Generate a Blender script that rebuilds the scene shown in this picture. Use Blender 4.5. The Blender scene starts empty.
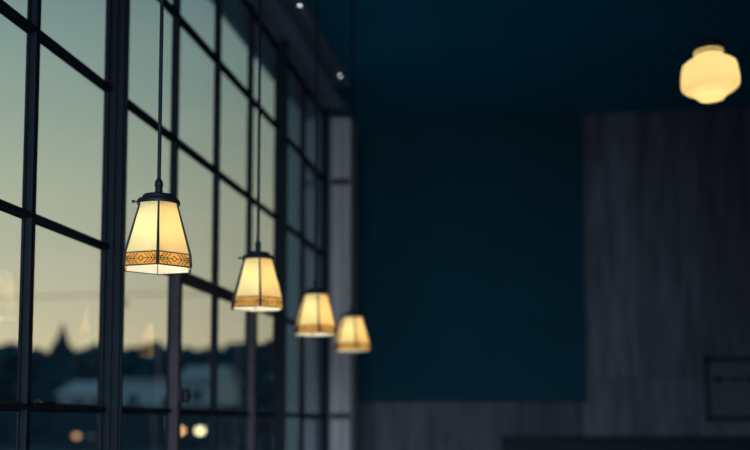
import bpy, bmesh, math, random
from mathutils import Vector, Matrix, noise
random.seed(7)
S = bpy.context.scene
C = S.collection
PI = math.pi

# ------------------------------------------------------------------ camera
EYE = 1.3
cam_d = bpy.data.cameras.new('camera')
cam_d.lens = 50; cam_d.sensor_width = 36
cam_d.shift_y = 0.15225
cam_d.clip_end = 600
cam_d.dof.use_dof = True
cam_d.dof.focus_distance = 3.07
cam_d.dof.aperture_fstop = 1.4
cam = bpy.data.objects.new('camera', cam_d); C.objects.link(cam)
cam.location = (0, 0, EYE)
cam.rotation_euler = (math.radians(94.6), 0, math.radians(9.0793))
S.camera = cam

# ------------------------------------------------------------------ world (dusk sky)
SKY_STRENGTH = 1.0
w = bpy.data.worlds.new('dusk'); S.world = w; w.use_nodes = True
nt = w.node_tree; nt.nodes.clear()
N = nt.nodes.new; L = nt.links.new
tc = N('ShaderNodeTexCoord'); sep = N('ShaderNodeSeparateXYZ'); L(tc.outputs['Generated'], sep.inputs[0])

def ramp(stops):
    r = N('ShaderNodeValToRGB'); r.color_ramp.interpolation = 'LINEAR'
    e = r.color_ramp.elements
    while len(e) < len(stops): e.new(0.5)
    for el, (p, c) in zip(e, stops):
        el.position = p; el.color = (*c, 1)
    return r
# soft bands of thin cloud bend the height of the gradient a little
mp = N('ShaderNodeMapping'); mp.inputs['Scale'].default_value = (2.0, 2.0, 14.0); L(tc.outputs['Generated'], mp.inputs[0])
nz = N('ShaderNodeTexNoise'); nz.inputs['Scale'].default_value = 1.6; nz.inputs['Detail'].default_value = 3; L(mp.outputs[0], nz.inputs['Vector'])
ma = N('ShaderNodeMath'); ma.operation = 'MULTIPLY_ADD'; ma.inputs[1].default_value = 0.05; L(nz.outputs[0], ma.inputs[0])
mb = N('ShaderNodeMath'); mb.operation = 'ADD'; mb.inputs[1].default_value = -0.025; L(sep.outputs['Z'], ma.inputs[2]); L(ma.outputs[0], mb.inputs[0])
west = ramp([(0.0, (.78, .66, .40)), (.06, (.74, .64, .41)), (.13, (.60, .58, .42)), (.22, (.45, .51, .39)),
             (.32, (.29, .40, .36)), (.42, (.18, .29, .31)), (.62, (.09, .17, .23)), (1.0, (.060, .150, .260))])
east = ramp([(0.0, (.250, .390, .510)), (.3, (.210, .350, .480)), (1.0, (.080, .165, .260))])
L(mb.outputs[0], west.inputs[0]); L(mb.outputs[0], east.inputs[0])
mr = N('ShaderNodeMapRange'); mr.interpolation_type = 'SMOOTHSTEP'
mr.inputs['From Min'].default_value = -0.35; mr.inputs['From Max'].default_value = 0.75; L(sep.outputs['Y'], mr.inputs[0])
mx = N('ShaderNodeMix'); mx.data_type = 'RGBA'; L(mr.outputs[0], mx.inputs['Factor']); L(east.outputs[0], mx.inputs['A']); L(west.outputs[0], mx.inputs['B'])
bg = N('ShaderNodeBackground'); bg.inputs['Strength'].default_value = SKY_STRENGTH; L(mx.outputs['Result'], bg.inputs['Color'])
wo = N('ShaderNodeOutputWorld'); L(bg.outputs[0], wo.inputs[0])

# unseen bluish fill lamp added behind the camera, aimed low at the back wall
def area(name, loc, rot, sx, sy, power, col, spread):
    d = bpy.data.lights.new(name, 'AREA'); d.shape = 'RECTANGLE'; d.size = sx; d.size_y = sy
    d.energy = power; d.color = col
    o = bpy.data.objects.new(name, d); C.objects.link(o); o.location = loc; o.rotation_euler = rot; d.spread = spread
    return o
area('rear_fill_light', (0.3, -3.2, 1.7), (math.radians(84.0), 0, math.radians(11.5)), 3.4, 1.8, 44, (.66, .82, 1.0), math.radians(54))

vs = S.view_settings
vs.view_transform = 'Standard'; vs.look = 'None'; vs.gamma = 1; vs.use_curve_mapping = False
vs.exposure = 0.0

# ------------------------------------------------------------------ materials
def mat(name, col, rough=.6, spec=.3, metal=0.0, var=0.0, scale=6.0, stretch=(1, 1, 1), bump=0.0, island=0.0):
    m = bpy.data.materials.new(name); m.use_nodes = True
    t = m.node_tree; b = t.nodes['Principled BSDF']
    b.inputs['Base Color'].default_value = (*col, 1)
    b.inputs['Roughness'].default_value = rough
    b.inputs['Specular IOR Level'].default_value = spec
    b.inputs['Metallic'].default_value = metal
    if var or bump or island:
        c = t.nodes.new('ShaderNodeTexCoord'); mpp = t.nodes.new('ShaderNodeMapping')
        mpp.inputs['Scale'].default_value = stretch
        t.links.new(c.outputs['Object'], mpp.inputs[0])
        n = t.nodes.new('ShaderNodeTexNoise'); n.inputs['Scale'].default_value = scale; n.inputs['Detail'].default_value = 5
        t.links.new(mpp.outputs[0], n.inputs['Vector'])
        val = t.nodes.new('ShaderNodeMapRange')
        val.inputs['From Min'].default_value = .25; val.inputs['From Max'].default_value = .75
        val.inputs['To Min'].default_value = 1 - var; val.inputs['To Max'].default_value = 1 + var
        t.links.new(n.outputs[0], val.inputs[0])
        out = val.outputs[0]
        if island:
            g = t.nodes.new('ShaderNodeNewGeometry'); mi = t.nodes.new('ShaderNodeMapRange')
            mi.inputs['To Min'].default_value = 1 - island; mi.inputs['To Max'].default_value = 1 + island
            t.links.new(g.outputs['Random Per Island'], mi.inputs[0])
            mm = t.nodes.new('ShaderNodeMath'); mm.operation = 'MULTIPLY'
            t.links.new(out, mm.inputs[0]); t.links.new(mi.outputs[0], mm.inputs[1]); out = mm.outputs[0]
        vm = t.nodes.new('ShaderNodeVectorMath'); vm.operation = 'SCALE'; vm.inputs[0].default_value = col
        t.links.new(out, vm.inputs['Scale']); t.links.new(vm.outputs[0], b.inputs['Base Color'])
        if bump:
            bp = t.nodes.new('ShaderNodeBump'); bp.inputs['Strength'].default_value = bump; bp.inputs['Distance'].default_value = .01
            t.links.new(n.outputs[0], bp.inputs['Height']); t.links.new(bp.outputs[0], b.inputs['Normal'])
    return m

def emit(name, col, strength):
    m = bpy.data.materials.new(name); m.use_nodes = True; t = m.node_tree; t.nodes.clear()
    e = t.nodes.new('ShaderNodeEmission'); e.inputs[0].default_value = (*col, 1); e.inputs[1].default_value = strength
    o = t.nodes.new('ShaderNodeOutputMaterial'); t.links.new(e.outputs[0], o.inputs[0])
    return m

def opal(name, col, var=.08, scale=9.0, trans=.75, dif=(.88, .74, .50)):
    """milky stained glass: passes the bulb's light on, scattered"""
    m = bpy.data.materials.new(name); m.use_nodes = True; t = m.node_tree; t.nodes.clear()
    c = t.nodes.new('ShaderNodeTexCoord'); n = t.nodes.new('ShaderNodeTexNoise'); n.inputs['Scale'].default_value = scale; n.inputs['Detail'].default_value = 3
    t.links.new(c.outputs['Object'], n.inputs['Vector'])
    v = t.nodes.new('ShaderNodeMapRange'); v.inputs['From Min'].default_value = .3; v.inputs['From Max'].default_value = .7
    v.inputs['To Min'].default_value = 1 - var; v.inputs['To Max'].default_value = 1 + var; t.links.new(n.outputs[0], v.inputs[0])
    vm = t.nodes.new('ShaderNodeVectorMath'); vm.operation = 'SCALE'; vm.inputs[0].default_value = col; t.links.new(v.outputs[0], vm.inputs['Scale'])
    tr = t.nodes.new('ShaderNodeBsdfTranslucent'); df = t.nodes.new('ShaderNodeBsdfDiffuse')
    t.links.new(vm.outputs[0], tr.inputs[0]); df.inputs[0].default_value = (*dif, 1)
    m1 = t.nodes.new('ShaderNodeMixShader'); m1.inputs[0].default_value = 1 - trans
    t.links.new(tr.outputs[0], m1.inputs[1]); t.links.new(df.outputs[0], m1.inputs[2])
    o = t.nodes.new('ShaderNodeOutputMaterial'); t.links.new(m1.outputs[0], o.inputs[0])
    return m

def glass(name, tint):
    m = bpy.data.materials.new(name); m.use_nodes = True; t = m.node_tree; t.nodes.clear()
    f = t.nodes.new('ShaderNodeFresnel')
    gm_ = t.nodes.new('ShaderNodeNewGeometry'); io = t.nodes.new('ShaderNodeMapRange')   # same air-glass reflection on both faces of the pane
    io.inputs['To Min'].default_value = 1.45; io.inputs['To Max'].default_value = 1 / 1.45
    t.links.new(gm_.outputs['Backfacing'], io.inputs[0]); t.links.new(io.outputs[0], f.inputs[0])
    a = t.nodes.new('ShaderNodeBsdfTransparent'); a.inputs[0].default_value = (*tint, 1)
    g = t.nodes.new('ShaderNodeBsdfGlossy'); g.inputs['Roughness'].default_value = .01
    x = t.nodes.new('ShaderNodeMixShader'); t.links.new(f.outputs[0], x.inputs[0])
    t.links.new(a.outputs[0], x.inputs[1]); t.links.new(g.outputs[0], x.inputs[2])
    o = t.nodes.new('ShaderNodeOutputMaterial'); t.links.new(x.outputs[0], o.inputs[0])
    return m

M = {}
M['steel'] = mat('painted_steel', (.0065, .0115, .0165), .6, .15, var=.25, scale=14)
M['sash'] = mat('rusty_brown_steel', (.045, .036, .040), .6, .3, var=.3, scale=14)
M['plaster'] = mat('dark_plaster', (.20, .25, .30), .9, .1, var=.2, scale=2)
M['ceiling'] = mat('navy_ceiling', (.003, .205, .315), .9, .1, var=.1, scale=2)
M['board'] = mat('weathered_boards', (.082, .083, .100), .85, .1, var=.45, scale=3.0, stretch=(4, 4, .6), bump=.3, island=.38)
M['post'] = mat('pale_painted_wood', (.43, .39, .38), .7, .2, var=.15, scale=4, stretch=(6, 6, .5))
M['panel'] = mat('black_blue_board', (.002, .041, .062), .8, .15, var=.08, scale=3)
M['floor'] = mat('dark_floor', (.07, .10, .13), .5, .3, var=.3, scale=3, stretch=(8, .6, 1))
M['black'] = mat('black_metal', (.004, .008, .012), .5, .3)
M['cord'] = mat('black_cord', (.006, .014, .022), .6, .2)
M['lead'] = mat('dark_lead', (.020, .014, .012), .55, .4)
M['brass'] = mat('aged_filigree', (.020, .008, .004), .6, .2)
M['booth'] = mat('dark_booth_wood', (.003, .012, .018), .7, .3, var=.3, scale=5, stretch=(.5, 4, 4))
M['frame'] = mat('dark_picture_frame', (.006, .018, .026), .6, .2)
M['print'] = mat('grey_print', (.085, .088, .102), .8, .1, var=.15, scale=4)
M['ink'] = mat('dark_ink', (.006, .020, .032), .8, .1)
M['ground'] = mat('asphalt', (.03, .065, .08), .9, .1, var=.3, scale=.3)
M['leaf'] = mat('evergreen_leaf', (.016, .060, .080), .9, .05, var=.4, scale=1.5)
M['bark'] = mat('bark', (.02, .018, .016), .9, .05, var=.3, scale=4)
M['hedge'] = mat('hedge_leaf', (.016, .055, .075), .9, .05, var=.4, scale=3)
M['pale_wall'] = mat('pale_render', (.55, .58, .54), .85, .1, var=.12, scale=.8)
M['blue_wall'] = mat('bluish_render', (.50, .62, .60), .85, .1, var=.2, scale=.8)
M['roof'] = mat('roof_tile', (.36, .42, .42), .8, .1, var=.2, scale=1.5)
M['dark_glass'] = mat('dark_window_glass', (.02, .03, .045), .2, .5)
M['siding'] = mat('grey_green_siding', (.72, .74, .66), .8, .1, var=.12, scale=2, stretch=(5, 5, .3), island=.1)
M['soffit'] = mat('grey_soffit', (.62, .64, .62), .8, .1, var=.1, scale=3)
M['glass'] = glass('window_glass', (.99, 1.0, .99))
M['amber'] = opal('cream_amber_glass', (1.0, .87, .45), .10, 14, .55)
M['deep'] = opal('deep_amber_glass', (1.0, .66, .23), .10, 14, .55)
M['band'] = opal('orange_band_glass', (1.0, .56, .16), .10, 20, .75, (.55, .32, .12))
M['lining'] = opal('milky_inner_glass', (1.0, .98, .90), .02, 10, .42, (.97, .95, .84))
M['opal'] = opal('opal_globe_glass', (1.0, .84, .46), .03, 5, .8)
M['bulb'] = emit('lit_bulb', (1.0, .93, .72), 31)
M['globe_bulb'] = emit('lit_globe_bulb', (1.0, .86, .56), 9.5)
M['spot'] = emit('small_white_bulb', (.75, .95, 1.0), 9.0)
M['orange_light'] = emit('orange_lantern', (1.0, .55, .22), 3.6)
M['dim_light'] = emit('dim_orange_lantern', (1.0, .5, .3), 1.2)
M['grey_light'] = emit('faint_lantern', (.55, .6, .6), .12)
M['yellow_light'] = emit('pale_yellow_lantern', (1.0, .9, .5), 4.5)

# ------------------------------------------------------------------ mesh helpers
class MB:
    def __init__(self): self.bm = bmesh.new()
    def box(self, a, b, bevel=0.0):
        a, b = Vector(a), Vector(b); c = (a + b) / 2; d = b - a
        g = bmesh.ops.create_cube(self.bm, size=1.0)['verts']
        bmesh.ops.scale(self.bm, vec=d, verts=g); bmesh.ops.translate(self.bm, vec=c, verts=g)
        if bevel:
            e = list({e for v in g for e in v.link_edges})
            bmesh.ops.bevel(self.bm, geom=e, offset=bevel, segments=2, affect='EDGES', profile=.5)
        return self
    def lathe(self, prof, seg=24, off=(0, 0, 0), phase=0.0):
        ox, oy, oz = off; rings = []
        for r, z in prof:
            if r < 1e-6: rings.append([self.bm.verts.new((ox, oy, oz + z))])
            else: rings.append([self.bm.verts.new((ox + r * math.cos(phase + 2 * PI * i / seg), oy + r * math.sin(phase + 2 * PI * i / seg), oz + z)) for i in range(seg)])
        for A, B in zip(rings, rings[1:]):
            for i in range(seg):
                j = (i + 1) % seg
                if len(A) == 1 and len(B) == 1: continue
                if len(A) == 1: self.bm.faces.new((A[0], B[j], B[i]))
                elif len(B) == 1: self.bm.faces.new((A[i], A[j], B[0]))
                else: self.bm.faces.new((A[i], A[j], B[j], B[i]))
        return self
    def tube(self, p, q, r, seg=8, r2=None):
        p, q = Vector(p), Vector(q); d = q - p; l = d.length
        rot = d.to_track_quat('Z', 'Y').to_matrix().to_4x4()
        bmesh.ops.create_cone(self.bm, cap_ends=True, segments=seg, radius1=r, radius2=r if r2 is None else r2, depth=l,
                              matrix=Matrix.Translation((p + q) / 2) @ rot)
        return self
    def strip(self, p, q, wdt, thk, nrm):
        """flat bar from p to q, its face square to nrm"""
        p, q, n = Vector(p), Vector(q), Vector(nrm).normalized(); d = (q - p).normalized(); s = d.cross(n).normalized()
        vs_ = [[self.bm.verts.new(pt + s * a * wdt / 2 + n * b * thk / 2) for a, b in ((-1, -1), (1, -1), (1, 1), (-1, 1))] for pt in (p, q)]
        for i in range(4):
            j = (i + 1) % 4; self.bm.faces.new((vs_[0][i], vs_[0][j], vs_[1][j], vs_[1][i]))
        self.bm.faces.new(vs_[0][::-1]); self.bm.faces.new(vs_[1])
        return self
    def slab(self, pts, thk, nrm, lined=False):
        """polygon pts given thickness along nrm; lined: the offset face takes the second material"""
        n = Vector(nrm).normalized() * thk
        a = [self.bm.verts.new(Vector(p)) for p in pts]; b = [self.bm.verts.new(Vector(p) + n) for p in pts]
        self.bm.faces.new(a[::-1]); fb = self.bm.faces.new(b)
        if lined: fb.material_index = 1
        for i in range(len(pts)):
            j = (i + 1) % len(pts); self.bm.faces.new((a[i], a[j], b[j], b[i]))
        return self
    def build(self, name, m, parent=None, smooth=False):
        bmesh.ops.recalc_face_normals(self.bm, faces=self.bm.faces[:])
        me = bpy.data.meshes.new(name); self.bm.to_mesh(me); self.bm.free(); me.materials.append(m)
        if smooth:
            for p in me.polygons: p.use_smooth = True
        o = bpy.data.objects.new(name, me); C.objects.link(o)
        if parent is not None: o.parent = parent
        return o

def tag(o, label=None, cat=None, group=None, kind=None):
    if label: o['label'] = label
    if cat: o['category'] = cat
    if group: o['group'] = group
    if kind: o['kind'] = kind
    return o

def thing(name, loc, label, cat, group=None, kind=None, rz=0.0):
    o = bpy.data.objects.new(name, None); C.objects.link(o); o.empty_display_size = .1
    o.location = loc; o.rotation_euler.z = rz
    return tag(o, label, cat, group, kind)

def copy_tree(o, parent=None):
    kids = list(o.children)
    c = o.copy(); C.objects.link(c)
    if parent is not None: c.parent = parent
    for k in kids: copy_tree(k, c)
    return c

def struct(o, label, cat): return tag(o, label, cat, None, 'structure')

# ------------------------------------------------------------------ room shell
WX = -1.64            # inner face of the window wall
CEIL = 4.05
BACK = 9.30
X1 = 4.6
Y0 = -3.4
struct(MB().box((WX - .25, Y0, -.12), (X1 + .15, BACK + .2, 0)).build('floor', M['floor']), 'dark wooden floor of the room', 'floor')
cb = MB().box((WX - .25, Y0, CEIL), (X1 + .15, BACK + .2, CEIL + .15))
struct(cb.build('ceiling', M['ceiling']), 'very dark navy ceiling over the room', 'ceiling')
# window wall: sill wall, header, solid part before the windows, solid end
SILL, HEAD = .75, 3.74
wl = MB()
wl.box((WX - .2, Y0, 0), (WX, BACK, SILL))
wl.box((WX - .2, Y0, HEAD), (WX, BACK, CEIL))
wl.box((WX - .2, Y0, SILL), (WX, 1.09, HEAD))
wl.box((WX - .2, 7.86, SILL), (WX, BACK, HEAD))
struct(wl.build('wall_left', M['plaster']), 'dim brownish wall around the steel windows', 'wall')
struct(MB().box((X1, Y0, 0), (X1 + .15, BACK, CEIL)).build('wall_right', M['board']), 'dark side wall at the right', 'wall')
# back wall of weathered vertical boards, two courses
bw = MB()
bw.box((WX - .2, BACK + .02, 0), (X1 + .15, BACK + .2, CEIL))
x = WX; seams_top = [-1.64, -1.22, -.78, -.33, .10, .405, .846, 1.356, 1.80, 2.26, 2.72, 3.16, 3.62, 4.10, X1]
seams_low = [-1.64, -1.49, -1.09, -.62, -.14, .36, .58, .905, 1.40, 1.86, 2.30, 2.75, 3.2, 3.66, 4.1, X1]
rr = random.Random(3)
for seams, z0, z1 in ((seams_top, 1.705, CEIL), (seams_low, 0.0, 1.695)):
    for a, b in zip(seams, seams[1:]):
        d = rr.uniform(0, .008)
        bw.box((a + .011, BACK - .004 - d, z0), (b - .011, BACK + .03, z1), .004)
struct(bw.build('wall_back', M['board']), 'weathered vertical board wall at the far end', 'wall')
# pale end post with its rails, in the corner after the last window
po = MB()
po.box((WX, 8.02, 0), (-1.545, 8.3, 3.735), .006)
po.box((-1.54, 8.03, 0), (-1.49, 8.3, 3.735), .006)
po.box((-1.49, 8.10, 0), (-1.484, 8.28, 3.735))
post = struct(po.build('trim_1', M['post']), 'pale painted corner post standing after the last window', 'post')
for za in (3.19, 1.33):
    MB().box((WX + .01, 8.004, za), (-1.482, 8.034, za + .05), .006).build('rail', M['sash'], post)
# beam under the ceiling along the windows
bmx = MB().box((WX + .002, .2, 3.80), (WX + .11, 8.0, 3.86), .008)
bmx.box((WX + .002, .2, 3.97), (WX + .16, 8.0, 4.045), .008)
struct(bmx.build('trim_2', M['plaster']), 'dark moulding along the top of the window wall', 'moulding')

# ------------------------------------------------------------------ windows
ROWS = [SILL, 1.353, 1.977, 2.598, 3.185, HEAD]
GLX = WX - .021
def bar_v(m, y, z0, z1, wd=.036, dp=.026):
    m.box((WX - .026, y - wd / 2, z0), (WX - .016, y + wd / 2, z1), .003)
    m.box((WX - .020, y - wd * .32, z0), (WX - .020 + dp, y + wd * .32, z1), .004)
def bar_h(m, z, y0, y1, wd=.032, dp=.026):
    m.box((WX - .026, y0, z - wd / 2), (WX - .016, y1, z + wd / 2), .003)
    m.box((WX - .020, y0, z - wd * .32), (WX - .019 + dp, y1, z + wd * .32), .004)

def window(name, y0, y1, bars, label, sash=None):
    root = thing(name, (0, 0, 0), label, 'window', None, 'structure')
    f = MB()
    # outer frame
    f.box((WX - .03, y0, SILL), (WX - .010, y0 + .02, HEAD), .004); f.box((WX - .03, y1 - .02, SILL), (WX - .010, y1, HEAD), .004)
    f.box((WX - .03, y0, SILL), (WX - .010, y1, SILL + .03), .004); f.box((WX - .03, y0, HEAD - .035), (WX - .010, y1, HEAD), .004)
    for b in bars: bar_v(f, b, SILL, HEAD, .050 if b < 4 else .040)
    for z in ROWS[1:-1]: bar_h(f, z, y0 + .02, y1 - .02)
    f.build('frame', M['steel'], root)
    g = MB(); ys = [y0 + .02] + list(bars) + [y1 - .02]
    rz = random.Random(int(y0 * 100))
    for a, b in zip(ys, ys[1:]):
        for c, d in zip(ROWS, ROWS[1:]):
            t = rz.uniform(-.0006, .0006) + (-.003 if y0 < 3 else .0042)          # panes are puttied in slightly out of true
            g.slab([(GLX + t + .006, a, c), (GLX - t + .006, b, c), (GLX - t - .006, b, d), (GLX + t - .006, a, d)], -.004, (1, 0, 0))
    g.build('glass', M['glass'], root)
    if sash:
        a, b = sash; s = MB(); z1 = ROWS[2]
        zt = z1 + .012
        s.box((WX - .012, a - .026, SILL + .03), (WX + .034, a + .026, zt), .008)
        s.box((WX - .012, b - .028, SILL + .03), (WX + .034, b + .028, zt), .008)
        s.box((WX - .012, a - .024, z1 - .034), (WX + .036, b + .026, z1 + .020), .008)
        s.box((WX - .012, a - .024, SILL + .03), (WX + .034, b + .026, SILL + .08), .008)
        s.build('sash', M['sash'], root)
        h = MB()
        h.box((WX + .030, a - .005, 1.39), (WX + .042, a + .022, 1.46), .006)
        h.tube((WX + .03, a + .02, 1.425), (WX + .05, a + .03, 1.425), .008)
        h.lathe([(0, -.035), (.016, -.03), (.020, 0), (.014, .03), (0, .035)], 12, (WX + .052, a + .032, 1.425))
        h.build('handle', M['black'], root)
    return root
w1 = window('window_1', 1.14, 3.770, (1.80, 2.456, 3.150), 'nearest steel framed window at the left edge, three bars')
lt = MB(); lt.lathe([(0, 0), (.022, 0), (.020, .008), (.009, .016), (0, .018)], 14, (WX + .004, 3.235, 1.366)); lt.tube((WX + .004, 3.235, 1.372), (WX + .004, 3.33, 1.368), .006)
lt.build('latch', M['black'], w1)
window('window_2', 3.830, 6.372, (4.495, 5.120, 5.740), 'middle steel framed window behind the pendant lamps, with a brown opening sash', (4.489, 5.755))
window('window_3', 6.438, 7.86, (7.093,), 'farthest and narrowest window, facing grey green siding')
k = 0
for (y, wd, dp, lab) in ((1.115, .09, .05, 'thick steel mullion before the nearest window'),
                         (3.800, .066, .042, 'thick dark mullion just left of the nearest pendant lamp'),
                         (6.405, .07, .040, 'thick dark mullion far along, behind the second and third lamps'),
                         (7.85, .06, .012, 'dark jamb where the last window ends')):
    p = MB()
    p.box((WX - .032, y - wd / 2, SILL - .0), (WX + dp * .35, y + wd / 2, HEAD + .03), .005)
    p.box((WX + dp * .3, y - wd * .36, SILL), (WX + dp, y + wd * .36, HEAD + .03), .005)
    p.box((WX + dp * .9, y - wd * .12, SILL), (WX + dp + .008, y + wd * .12, HEAD + .03), .003)
    struct(p.build('trim_%d' % (k + 3), M['steel']), lab, 'mullion'); k += 1
struct(MB().box((WX - .10, 1.10, SILL - .035), (WX + .09, 7.95, SILL), .006).build('trim_7', M['post']), 'window sill below the steel windows', 'sill')

# ------------------------------------------------------------------ outside: eaves, wing, ground
ev = MB()
ev.slab([(WX - .2, -3, 4.24), (-2.30, -3, 4.40), (-2.30, 9.40, 4.40), (WX - .2, 9.40, 4.24)], .04, (0, 0, 1))
ev.box((-2.36, -3, 4.37), (-2.28, 9.40, 4.50), .01)
struct(ev.build('roof', M['soffit']), 'grey underside of the roof eave seen through the top panes', 'roof')
wg = MB()
for i in range(9):
    a = -1.85 - i * .062
    wg.box((a - .060, 9.42, -.0), (a, 9.5, 4.6), .004)
wg.box((-2.41, 9.45, 0), (WX - .2, 11.5, 4.6))
struct(wg.build('wall_outside', M['siding']), 'grey green board siding outside the farthest window', 'wall')
pv = MB().box((-7.5, -8, -.13), (WX - .2, 9.3, -.07))  # out of view, added as a pale reflector to brighten the soffit
M['bounce'] = mat('pale_bounce', (.62, .62, .58), .85, .1, var=.12, scale=2)
struct(pv.build('bounce_slab', M['bounce']), 'unseen pale slab added outside to bounce light onto the eave', 'bounce_slab')
gm = MB().box((-260, -60, -.3), (120, 320, -.13))
struct(gm.build('ground', M['ground']), 'dark ground outside the windows', 'ground')

# ------------------------------------------------------------------ outside: trees, houses, hedge
def crown(m, z0, z1, r, seed, blobs=26):
    rn = random.Random(seed); h = z1 - z0
    for i in range(blobs):
        t = (i + .5) / blobs
        env = math.sin(PI * min(1, .12 + t * .86)) ** .55 * r
        a = i * 2.4; q = env * rn.uniform(.25, .62)
        b = r * rn.uniform(.34, .52) * (1.0 - .45 * t)
        c = Vector((q * math.cos(a), q * math.sin(a), z0 + b * .5 + t * (h - b * 1.4)))
        g = bmesh.ops.create_icosphere(m.bm, subdivisions=2, radius=b, matrix=Matrix.Translation(c))['verts']
        for v in g:
            d = (v.co - c).normalized(); v.co += d * b * .35 * noise.noise(v.co * 2.2 + Vector((seed, 0, 0)))
def conifer_crown(m, z0, z1, r, seed):
    rn = random.Random(seed); tiers = 9; seg = 18
    for i in range(tiers):
        t = i / tiers; zb = z0 + (z1 - z0) * t * .93; zt = min(z1, zb + (z1 - z0) * .24)
        rb = r * (1 - t) ** .9 + .12
        ap = m.bm.verts.new((0, 0, zt)); ring = []
        for s in range(seg):
            a = 2 * PI * s / seg + rn.uniform(-.08, .08); q = rb * (1.0 if s % 2 else .68) * rn.uniform(.85, 1.1)
            ring.append(m.bm.verts.new((q * math.cos(a), q * math.sin(a), zb - (.18 * rb if s % 2 else 0))))
        low = m.bm.verts.new((0, 0, zb + .15))
        for s in range(seg):
            m.bm.faces.new((ap, ring[s], ring[(s + 1) % seg])); m.bm.faces.new((low, ring[(s + 1) % seg], ring[s]))
TREES = [(-67.8, 118, 10.5, 3.6, 'b', 'round dark tree at the far left edge of the skyline'),
         (-66.2, 124, 10.2, 3.4, 'b', 'dark tree just right of the left edge of the skyline'),
         (-64.4, 127, 9.6, 3.2, 'b', 'low dark tree behind the first thin window bar'),
         (-60.3, 118, 9.0, 3.2, 'b', 'low round dark tree just right of the first window bar'),
         (-53.4, 108, 10.5, 2.0, 'c', 'shorter pointed conifer left of the tallest conifer'),
         (-48.4, 100, 11.8, 2.5, 'c', 'tallest pointed conifer on the skyline'),
         (-57.0, 124, 9.2, 3.4, 'b', 'round dark tree behind the tallest conifer'),
         (-53.4, 121, 9.2, 3.2, 'b', 'round dark tree right of the tallest conifer'),
         (-46.6, 108, 10.4, 1.8, 'c', 'small conifer just left of the thick mullion'),
         (-49.6, 123, 9.4, 3.4, 'b', 'dark tree behind the thick mullion'),
         (-45.6, 119, 8.6, 3.3, 'b', 'low dark tree below the nearest lamp, left side'),
         (-44.0, 125, 9.0, 3.4, 'b', 'low dark tree below the nearest lamp, right side'),
         (-41.0, 121, 8.8, 3.2, 'b', 'dark tree seen over the bluish building'),
         (-38.0, 118, 8.7, 3.3, 'b', 'low dark tree seen right of the bluish building'),
         (-36.9, 124, 9.3, 3.4, 'b', 'dark tree seen through the pane left of the second lamp'),
         (-33.9, 119, 9.5, 3.3, 'b', 'dark tree seen just below the second lamp'),
         (-31.9, 122, 10.0, 3.3, 'b', 'farthest right dark tree of the skyline')]
for i, (x, y, h, r, kd, lab) in enumerate(TREES):
    nm = 'conifer' if kd == 'c' else 'leafy_tree'
    if kd == 'b': h += 1.9
    else: r *= 1.7
    t = thing(nm, (x, y, -.13), lab, 'tree', 'dark trees on the skyline')
    MB().tube((0, 0, -.05), (0, 0, h * .55), .22, 10, .10).build('trunk', M['bark'], t)
    m = MB()
    if kd == 'c': conifer_crown(m, .9, h, r, i)
    else: crown(m, .3, h - .2, r, i + 20)
    m.build('foliage', M['leaf'], t, False)

for i, x in enumerate((-81, -76.5, -71.8, -67.6, -63.0, -58.4, -54.2, -49.6, -45.4, -41.0, -36.8, -32.5)):
    q = (136, 149, 162)[i % 3]; h = (12.2 + .7 * math.sin(i * 2.3)) * q / 140; x *= q / 140
    t = thing('leafy_tree', (x, q, -.13), 'far dark tree in the hazy back row of the skyline', 'tree', 'back row of dark trees on the skyline')
    MB().tube((0, 0, -.05), (0, 0, h * .55), .22, 10, .10).build('trunk', M['bark'], t)
    m = MB(); crown(m, .3, h + .2, 5.6, i + 60, 40); m.build('foliage', M['leaf'], t)
def house(name, x, y, wdt, dep, h, roof_h, wall, lab, wins, rz=0.0, flat=False):
    t = thing(name, (x, y, -.13), lab, 'house', None, None, rz)
    MB().box((-wdt / 2, 0, 0), (wdt / 2, dep, h)).build('wall', M[wall], t)
    if flat:
        MB().box((-wdt / 2 - .2, -.2, h), (wdt / 2 + .2, dep + .2, h + roof_h)).build('roof', M['roof'], t)
    else:
        m = MB(); e = .35
        m.slab([(-wdt / 2 - e, -e, h - .05), (wdt / 2 + e, -e, h - .05), (wdt / 2 + e, dep / 2, h + roof_h), (-wdt / 2 - e, dep / 2, h + roof_h)], .12, (0, -.3, 1))
        m.slab([(-wdt / 2 - e, dep + e, h - .05), (wdt / 2 + e, dep + e, h - .05), (wdt / 2 + e, dep / 2, h + roof_h), (-wdt / 2 - e, dep / 2, h + roof_h)], .12, (0, .3, 1))
        m.build('roof', M['roof'], t)
        for s in (-1, 1):
            m = MB(); m.slab([(s * wdt / 2 - .05, 0, h - .02), (s * wdt / 2 - .05, dep, h - .02), (s * wdt / 2 - .05, dep / 2, h + roof_h)], .1, (1, 0, 0))
            m.build('gable', M[wall], t)
    for (a, b, c, d) in wins:
        wf = MB().box((a - .08, -.06, c - .08), (b + .08, 0.0, d + .08)).build('window', M[wall], t)
        MB().box((a, -.09, c), (b, -.055, d)).build('pane', M['dark_glass'], wf)
    return t
house('house', -34.2, 75, 4.4, 6, 3.5, 1.1, 'pale_wall', 'small pale house seen left of the thick mullion', [(-1.1, -.2, 2.3, 3.1), (.5, 1.5, 2.3, 3.1)])
house('long_building', -28.0, 72, 4.6, 7, 4.3, .35, 'blue_wall', 'low bluish building below the nearest lamp', [(-1.7, -.9, 2.8, 3.5), (.9, 1.7, 2.6, 3.3)], 0, True)
house('tall_house', -23.0, 68, 2.5, 5, 4.3, 1.0, 'pale_wall', 'narrow bluish house seen below and left of the second lamp', [(-.5, .3, 2.9, 3.7)])

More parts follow.
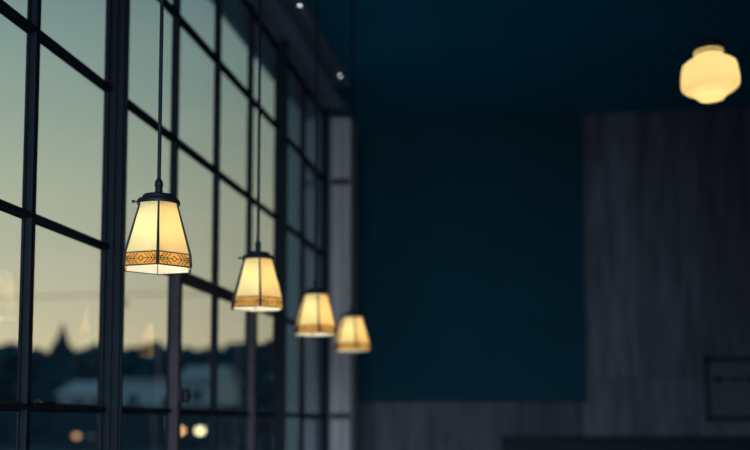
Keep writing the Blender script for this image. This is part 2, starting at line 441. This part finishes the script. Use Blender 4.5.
# long clipped hedge in front of the houses
def hedge(name, x0, x1, y, dep, z1, lab, seed):
    m = MB(); rn = random.Random(seed); n = max(2, int((x1 - x0) / .8))
    m.box((x0, y, -.13), (x1, y + dep, z1 - .35))
    for i in range(n + 1):
        for zz in (.3, .62, .95):
            c = Vector((x0 + (x1 - x0) * i / n, y + dep * .45 + rn.uniform(-.15, .15), (z1 - .55) * zz))
            g = bmesh.ops.create_icosphere(m.bm, subdivisions=2, radius=rn.uniform(.56, .68), matrix=Matrix.Translation(c))['verts']
            for v in g: v.co += (v.co - c) * .3 * noise.noise(v.co * 4)
    o = m.build(name, M['hedge']); return tag(o, lab, 'hedge')
hedge('hedge', -38, -12, 58, 1.6, 2.42, 'long dark hedge in front of the pale houses', 2)
t = thing('shrub', (-3.80, 14.2, -.13), 'tall dark evergreen shrub beside the outside siding', 'shrub')
m = MB(); crown(m, .05, 2.62, .50, 77, 40); m.build('foliage', M['hedge'], t)
MB().tube((0, 0, -.03), (0, 0, 1.4), .05, 8, .03).build('stem', M['bark'], t)

# power line
t = thing('utility_pole', (-17.0, 40, -.13), 'utility pole hidden behind the thick mullion, carrying a faint cable', 'pole')
MB().tube((0, 0, -.05), (0, 0, 7.2), .14, 12, .10).build('pole', M['bark'], t)
MB().box((-.06, -.9, 6.3), (.06, .9, 6.42), .01).build('crossarm', M['bark'], t)
for yy in (-.8, .8): MB().lathe([(0, 0), (.05, 0), (.06, .06), (.03, .12), (0, .13)], 10, (0, yy, 6.42)).build('insulator', M['black'], t)
m = MB(); last = None
for i in range(41):
    s = i / 40; X = -40 + 46 * s; sag = .35 * abs(math.sin((X + 17) / 23 * PI))
    p = Vector((X, 39.2, 6.445 - sag * .4))
    if last is not None: m.tube(last, p, .022, 6)
    last = p
tag(m.build('overhead_cable', M['cord']), 'faint dark cable crossing the pale sky above the trees', 'cable')

# lanterns out in the dusk
def lantern(x, y, z, r, m_, lab):
    t = thing('garden_lantern', (x, y, -.13), lab, 'lantern', 'garden lanterns outside')
    zz = z + .13
    MB().lathe([(0, -.02), (.11, -.02), (.11, .03), (.05, .06), (.045, zz - r * 1.1), (.09, zz - r * .9), (0, zz - r * .9)], 14).build('post', M['black'], t)
    MB().lathe([(0, -r)] + [(r * math.sin(a), -r * math.cos(a)) for a in [PI * i / 10 for i in range(1, 10)]] + [(0, r)], 16, (0, 0, zz)).build('lamp_head', M[m_], t, True)
    MB().lathe([(r * .95, r * .45), (r * .3, r * 1.25), (0, r * 1.3)], 14, (0, 0, zz)).build('cap', M['black'], t)
lantern(-17.72, 38, .82, .13, 'dim_light', 'dim orange lantern at the lower left, left of the thick mullion')
lantern(-17.12, 38, .80, .12, 'grey_light', 'barely lit grey lantern just right of the dim orange one')
lantern(-12.86, 36, 1.05, .15, 'orange_light', 'bright orange lantern half hidden by a window bar')
lantern(-12.10, 36, 1.05, .15, 'yellow_light', 'bright pale yellow lantern right of the orange one')

# ------------------------------------------------------------------ pendant lamps
SEAM = math.atan2(-3.0, 1.15)          # one seam of every shade points the same way
R_TOP, R_BAND, R_LOW = .0585, .1045, .1075
Z_LOW, Z_BAND, Z_TOP = 0.0, .037, .193
def hexpt(r, i, z): a = SEAM + i * PI / 3; return Vector((r * math.cos(a), r * math.sin(a), z))
def make_pendant():
    root = thing('pendant_lamp', (0, 0, 0), 'x', 'lamp', 'amber glass pendant lamps in a row')
    for i in range(6):
        a = SEAM + (i + .5) * PI / 3; n = Vector((math.cos(a), math.sin(a), .32))
        gp = MB().slab([hexpt(R_BAND, i, Z_BAND), hexpt(R_BAND, i + 1, Z_BAND), hexpt(R_TOP, i + 1, Z_TOP), hexpt(R_TOP, i, Z_TOP)], -.003, n, True).build('glass_panel', M['amber' if i % 2 else 'deep'], root)
        gp.data.materials.append(M['lining'])
        bp = MB().slab([hexpt(R_LOW, i, Z_LOW), hexpt(R_LOW, i + 1, Z_LOW), hexpt(R_BAND, i + 1, Z_BAND), hexpt(R_BAND, i, Z_BAND)], -.003, (math.cos(a), math.sin(a), 0), True).build('band_panel', M['band'], gp)
        bp.data.materials.append(M['lining'])
        # filigree over the band: centre line, diamond, chevrons pointing outwards
        fl = MB(); nn = Vector((math.cos(a), math.sin(a), .08)).normalized()
        A, B = hexpt(R_LOW, i, Z_LOW), hexpt(R_LOW, i + 1, Z_LOW); D_, E_ = hexpt(R_BAND, i, Z_BAND), hexpt(R_BAND, i + 1, Z_BAND)
        def uv(u, v): return A.lerp(B, u).lerp(D_.lerp(E_, u), v) + nn * .0012
        ln = lambda p, q, wd=.0016: fl.strip(uv(*p), uv(*q), wd, .0014, nn)
        ln((.04, .5), (.42, .5)); ln((.58, .5), (.96, .5))
        ln((.42, .5), (.5, .72)); ln((.5, .72), (.58, .5)); ln((.58, .5), (.5, .28)); ln((.5, .28), (.42, .5))
        for s in (1, -1):
            for q in (.10, .20, .30):
                u0 = .5 + s * (q + .14); u1 = .5 + s * q
                ln((u0, .5), (u1, .90)); ln((u0, .5), (u1, .10))
            ue = .5 + s * .46
            ln((ue, .66), (ue - s * .12, .66)); ln((ue, .34), (ue - s * .12, .34))
        fl.build('filigree', M['brass'], bp)
    ld = MB()
    for i in range(6):
        wd = .0058
        ld.tube(hexpt(R_TOP, i, Z_TOP), hexpt(R_BAND, i, Z_BAND), .0026, 8, .0040)
        ld.tube(hexpt(R_BAND, i, Z_BAND), hexpt(R_LOW, i, Z_LOW), .0046, 8)
        ld.tube(hexpt(R_BAND, i, Z_BAND), hexpt(R_BAND, i + 1, Z_BAND), .0017, 6)
        ld.tube(hexpt(R_LOW, i, Z_LOW), hexpt(R_LOW, i + 1, Z_LOW), .0019, 6)
        ld.tube(hexpt(R_TOP, i, Z_TOP), hexpt(R_TOP, i + 1, Z_TOP), .002, 6)
    ld.build('lead_frame', M['lead'], root)
    MB().lathe([(.0, .208), (.048, .208), (.050, .204), (.060, .202), (.0625, .194), (.0615, .189), (.057, .188)][::-1], 28).build('cap', M['black'], root)
    MB().lathe([(.046, .203), (.047, .210), (.044, .216), (.030, .219), (.014, .222), (0, .222)], 28).build('cap_disc', M['black'], root)
    MB().lathe([(.0085, .220), (.0115, .224), (.0105, .240), (.0125, .243), (.0115, .256), (.0075, .263), (.0048, .266), (0, .267)], 18).build('cord_grip', M['black'], root)
    for j in range(3):
        a = SEAM + math.radians(-86) + j * 2 * PI / 3
        q = Vector((math.cos(a), math.sin(a), 0))
        sc = MB(); sc.tube(q * .055 + Vector((0, 0, .194)), q * .071 + Vector((0, 0, .194)), .0022, 8)
        sc.tube(q * .068 + Vector((0, 0, .194)), q * .076 + Vector((0, 0, .194)), .0045, 10)
        sc.build('thumb_screw', M['black'], root)
    MB().lathe([(0, .180), (.016, .180), (.016, .145), (.012, .140), (0, .140)][::-1], 16).build('socket', M['black'], root)
    MB().lathe([(0, .060), (.010, .062), (.021, .073), (.024, .086), (.021, .100), (.014, .118), (.012, .138), (0, .139)], 20).build('bulb', M['bulb'], root, True)
    return root
lamps = [(-1.150, 3.0, EYE + .467, 'nearest and sharpest amber glass pendant lamp, its patterned band clear'),
         (-1.127, 4.05, EYE + .459, 'second pendant lamp from the left, slightly blurred'),
         (-1.118, 5.10, EYE + .444, 'third pendant lamp from the left, blurred'),
         (-1.120, 6.15, EYE + .436, 'farthest and smallest pendant lamp, against the dark wall')]
proto = make_pendant()
for i, (x, y, z, lab) in enumerate(lamps):
    o = proto if i == 0 else copy_tree(proto)
    o.location = (x * .976, y * .976, EYE + (z - EYE) * .976); o.scale = (1.028,) * 3; o['label'] = lab
    top = (CEIL - o.location.z) / 1.028
    cd = MB().tube((0, 0, .262), (0, 0, top - .02), .0056, 10).build('cord', M['cord'], o)
    MB().lathe([(0, top - .035), (.02, top - .034), (.055, top - .012), (.06, top), (0, top)], 24).build('canopy', M['black'], o)

# ------------------------------------------------------------------ schoolhouse globe lamp
g = thing('globe_lamp', (.712, 4.4, EYE + 1.331), 'cream schoolhouse globe lamp glowing at the upper right', 'lamp')
g.rotation_euler = (0, math.radians(-2.0), 0); g.scale = (.92,) * 3
k = .129
prof = [(0, 0), (.030, .001), (.052, .008), (.064, .019), (.069, .028), (.082, .034), (.108, .048), (.124, .062), (.1295, .078), (.1285, .105), (.1235, .150), (.117, .172), (.100, .186),
        (.080, .198), (.0665, .207), (.0635, .213), (.0665, .222), (.0680, .231), (.062, .237)]
MB().lathe(prof, 48).build('glass_globe', M['opal'], g, True)
MB().lathe([(.0600, .234), (.066, .2375), (.066, .246), (.062, .265), (.035, .285), (.010, .292), (.008, .30), (0, .30)], 32).build('fitter', M['black'], g)
MB().lathe([(0, .066), (.020, .069), (.034, .086), (.038, .105), (.032, .128), (.018, .150), (.014, .175), (0, .176)], 24).build('bulb', M['globe_bulb'], g, True)
MB().lathe([(0, .175), (.017, .175), (.017, .24), (0, .24)], 16).build('socket', M['black'], g)
topz = (CEIL - (EYE + 1.331)) / .92
MB().tube((0, 0, .295), (0, 0, topz - .01), .006, 10).build('rod', M['cord'], g)
MB().lathe([(0, topz - .05), (.02, topz - .048), (.06, topz - .02), (.064, topz), (0, topz)], 24).build('canopy', M['black'], g)

# two small bare bulbs under the moulding
for (y, lab) in ((6.33, 'tiny white bulb at the top edge of the picture, nearer one'), (7.70, 'tiny white bulb below the ceiling, farther one near the dark wall')):
    s = thing('ceiling_bulb', (-1.50, y, CEIL - .0), lab, 'bulb', 'tiny white ceiling bulbs')
    MB().lathe([(0, 0), (.018, 0), (.018, -.012), (.006, -.018), (.006, -.056), (0, -.056)], 14).build('socket', M['black'], s)
    MB().lathe([(0, -.055), (.006, -.057), (.011, -.067), (.011, -.077), (0, -.084)], 14).build('glass_bulb', M['spot'], s, True)

# ------------------------------------------------------------------ far end furniture
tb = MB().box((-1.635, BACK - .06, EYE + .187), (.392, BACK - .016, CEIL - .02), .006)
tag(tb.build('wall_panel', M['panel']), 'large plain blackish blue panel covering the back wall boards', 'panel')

p = thing('framed_picture', (1.90, BACK - .012, 1.588), 'dark framed grey picture with dark round spots at the right edge', 'picture')
W_, H_ = .515, .275
f = MB()
for a, b in (((-W_, -.035, -H_), (W_, 0, -H_ + .045)), ((-W_, -.035, H_ - .045), (W_, 0, H_)), ((-W_, -.035, -H_), (-W_ + .045, 0, H_)), ((W_ - .045, -.035, -H_), (W_, 0, H_))): f.box(a, b, .004)
f.build('frame', M['frame'], p)
MB().box((-W_ + .03, -.016, -H_ + .03), (W_ - .03, -.002, H_ - .03)).build('print', M['print'], p)
for xx in (-.405, -.125, .155, .405):
    MB().tube((xx, -.0155, .085), (xx, -.0185, .085), .036, 20).build('dark_spot', M['ink'], p)
m = MB(); m.box((-.33, -.0185, .072), (-.20, -.0155, .095)); m.build('dark_bar', M['ink'], p)

b = thing('booth_bench', (1.6, BACK - .3, 0), 'dark high backed wooden bench standing along the back wall', 'bench')
MB().box((-1.93, .14, .10), (1.95, .21, 1.165), .01).build('backrest', M['booth'], b)
MB().box((-1.945, .11, 1.16), (1.965, .24, 1.185), .008).build('top_rail', M['booth'], b)
MB().box((-1.93, -.30, .40), (1.95, .14, .46), .015).build('seat', M['booth'], b)
for xx in (-1.93, 1.89):
    MB().box((xx, -.28, 0), (xx + .06, .20, .40), .008).build('leg', M['booth'], b)
MB().box((-.03, -.28, 0), (.03, .20, .40), .008).build('leg', M['booth'], b)
MB().box((-1.86, -.26, .10), (1.88, -.23, .40), .004).build('front_board', M['booth'], b)
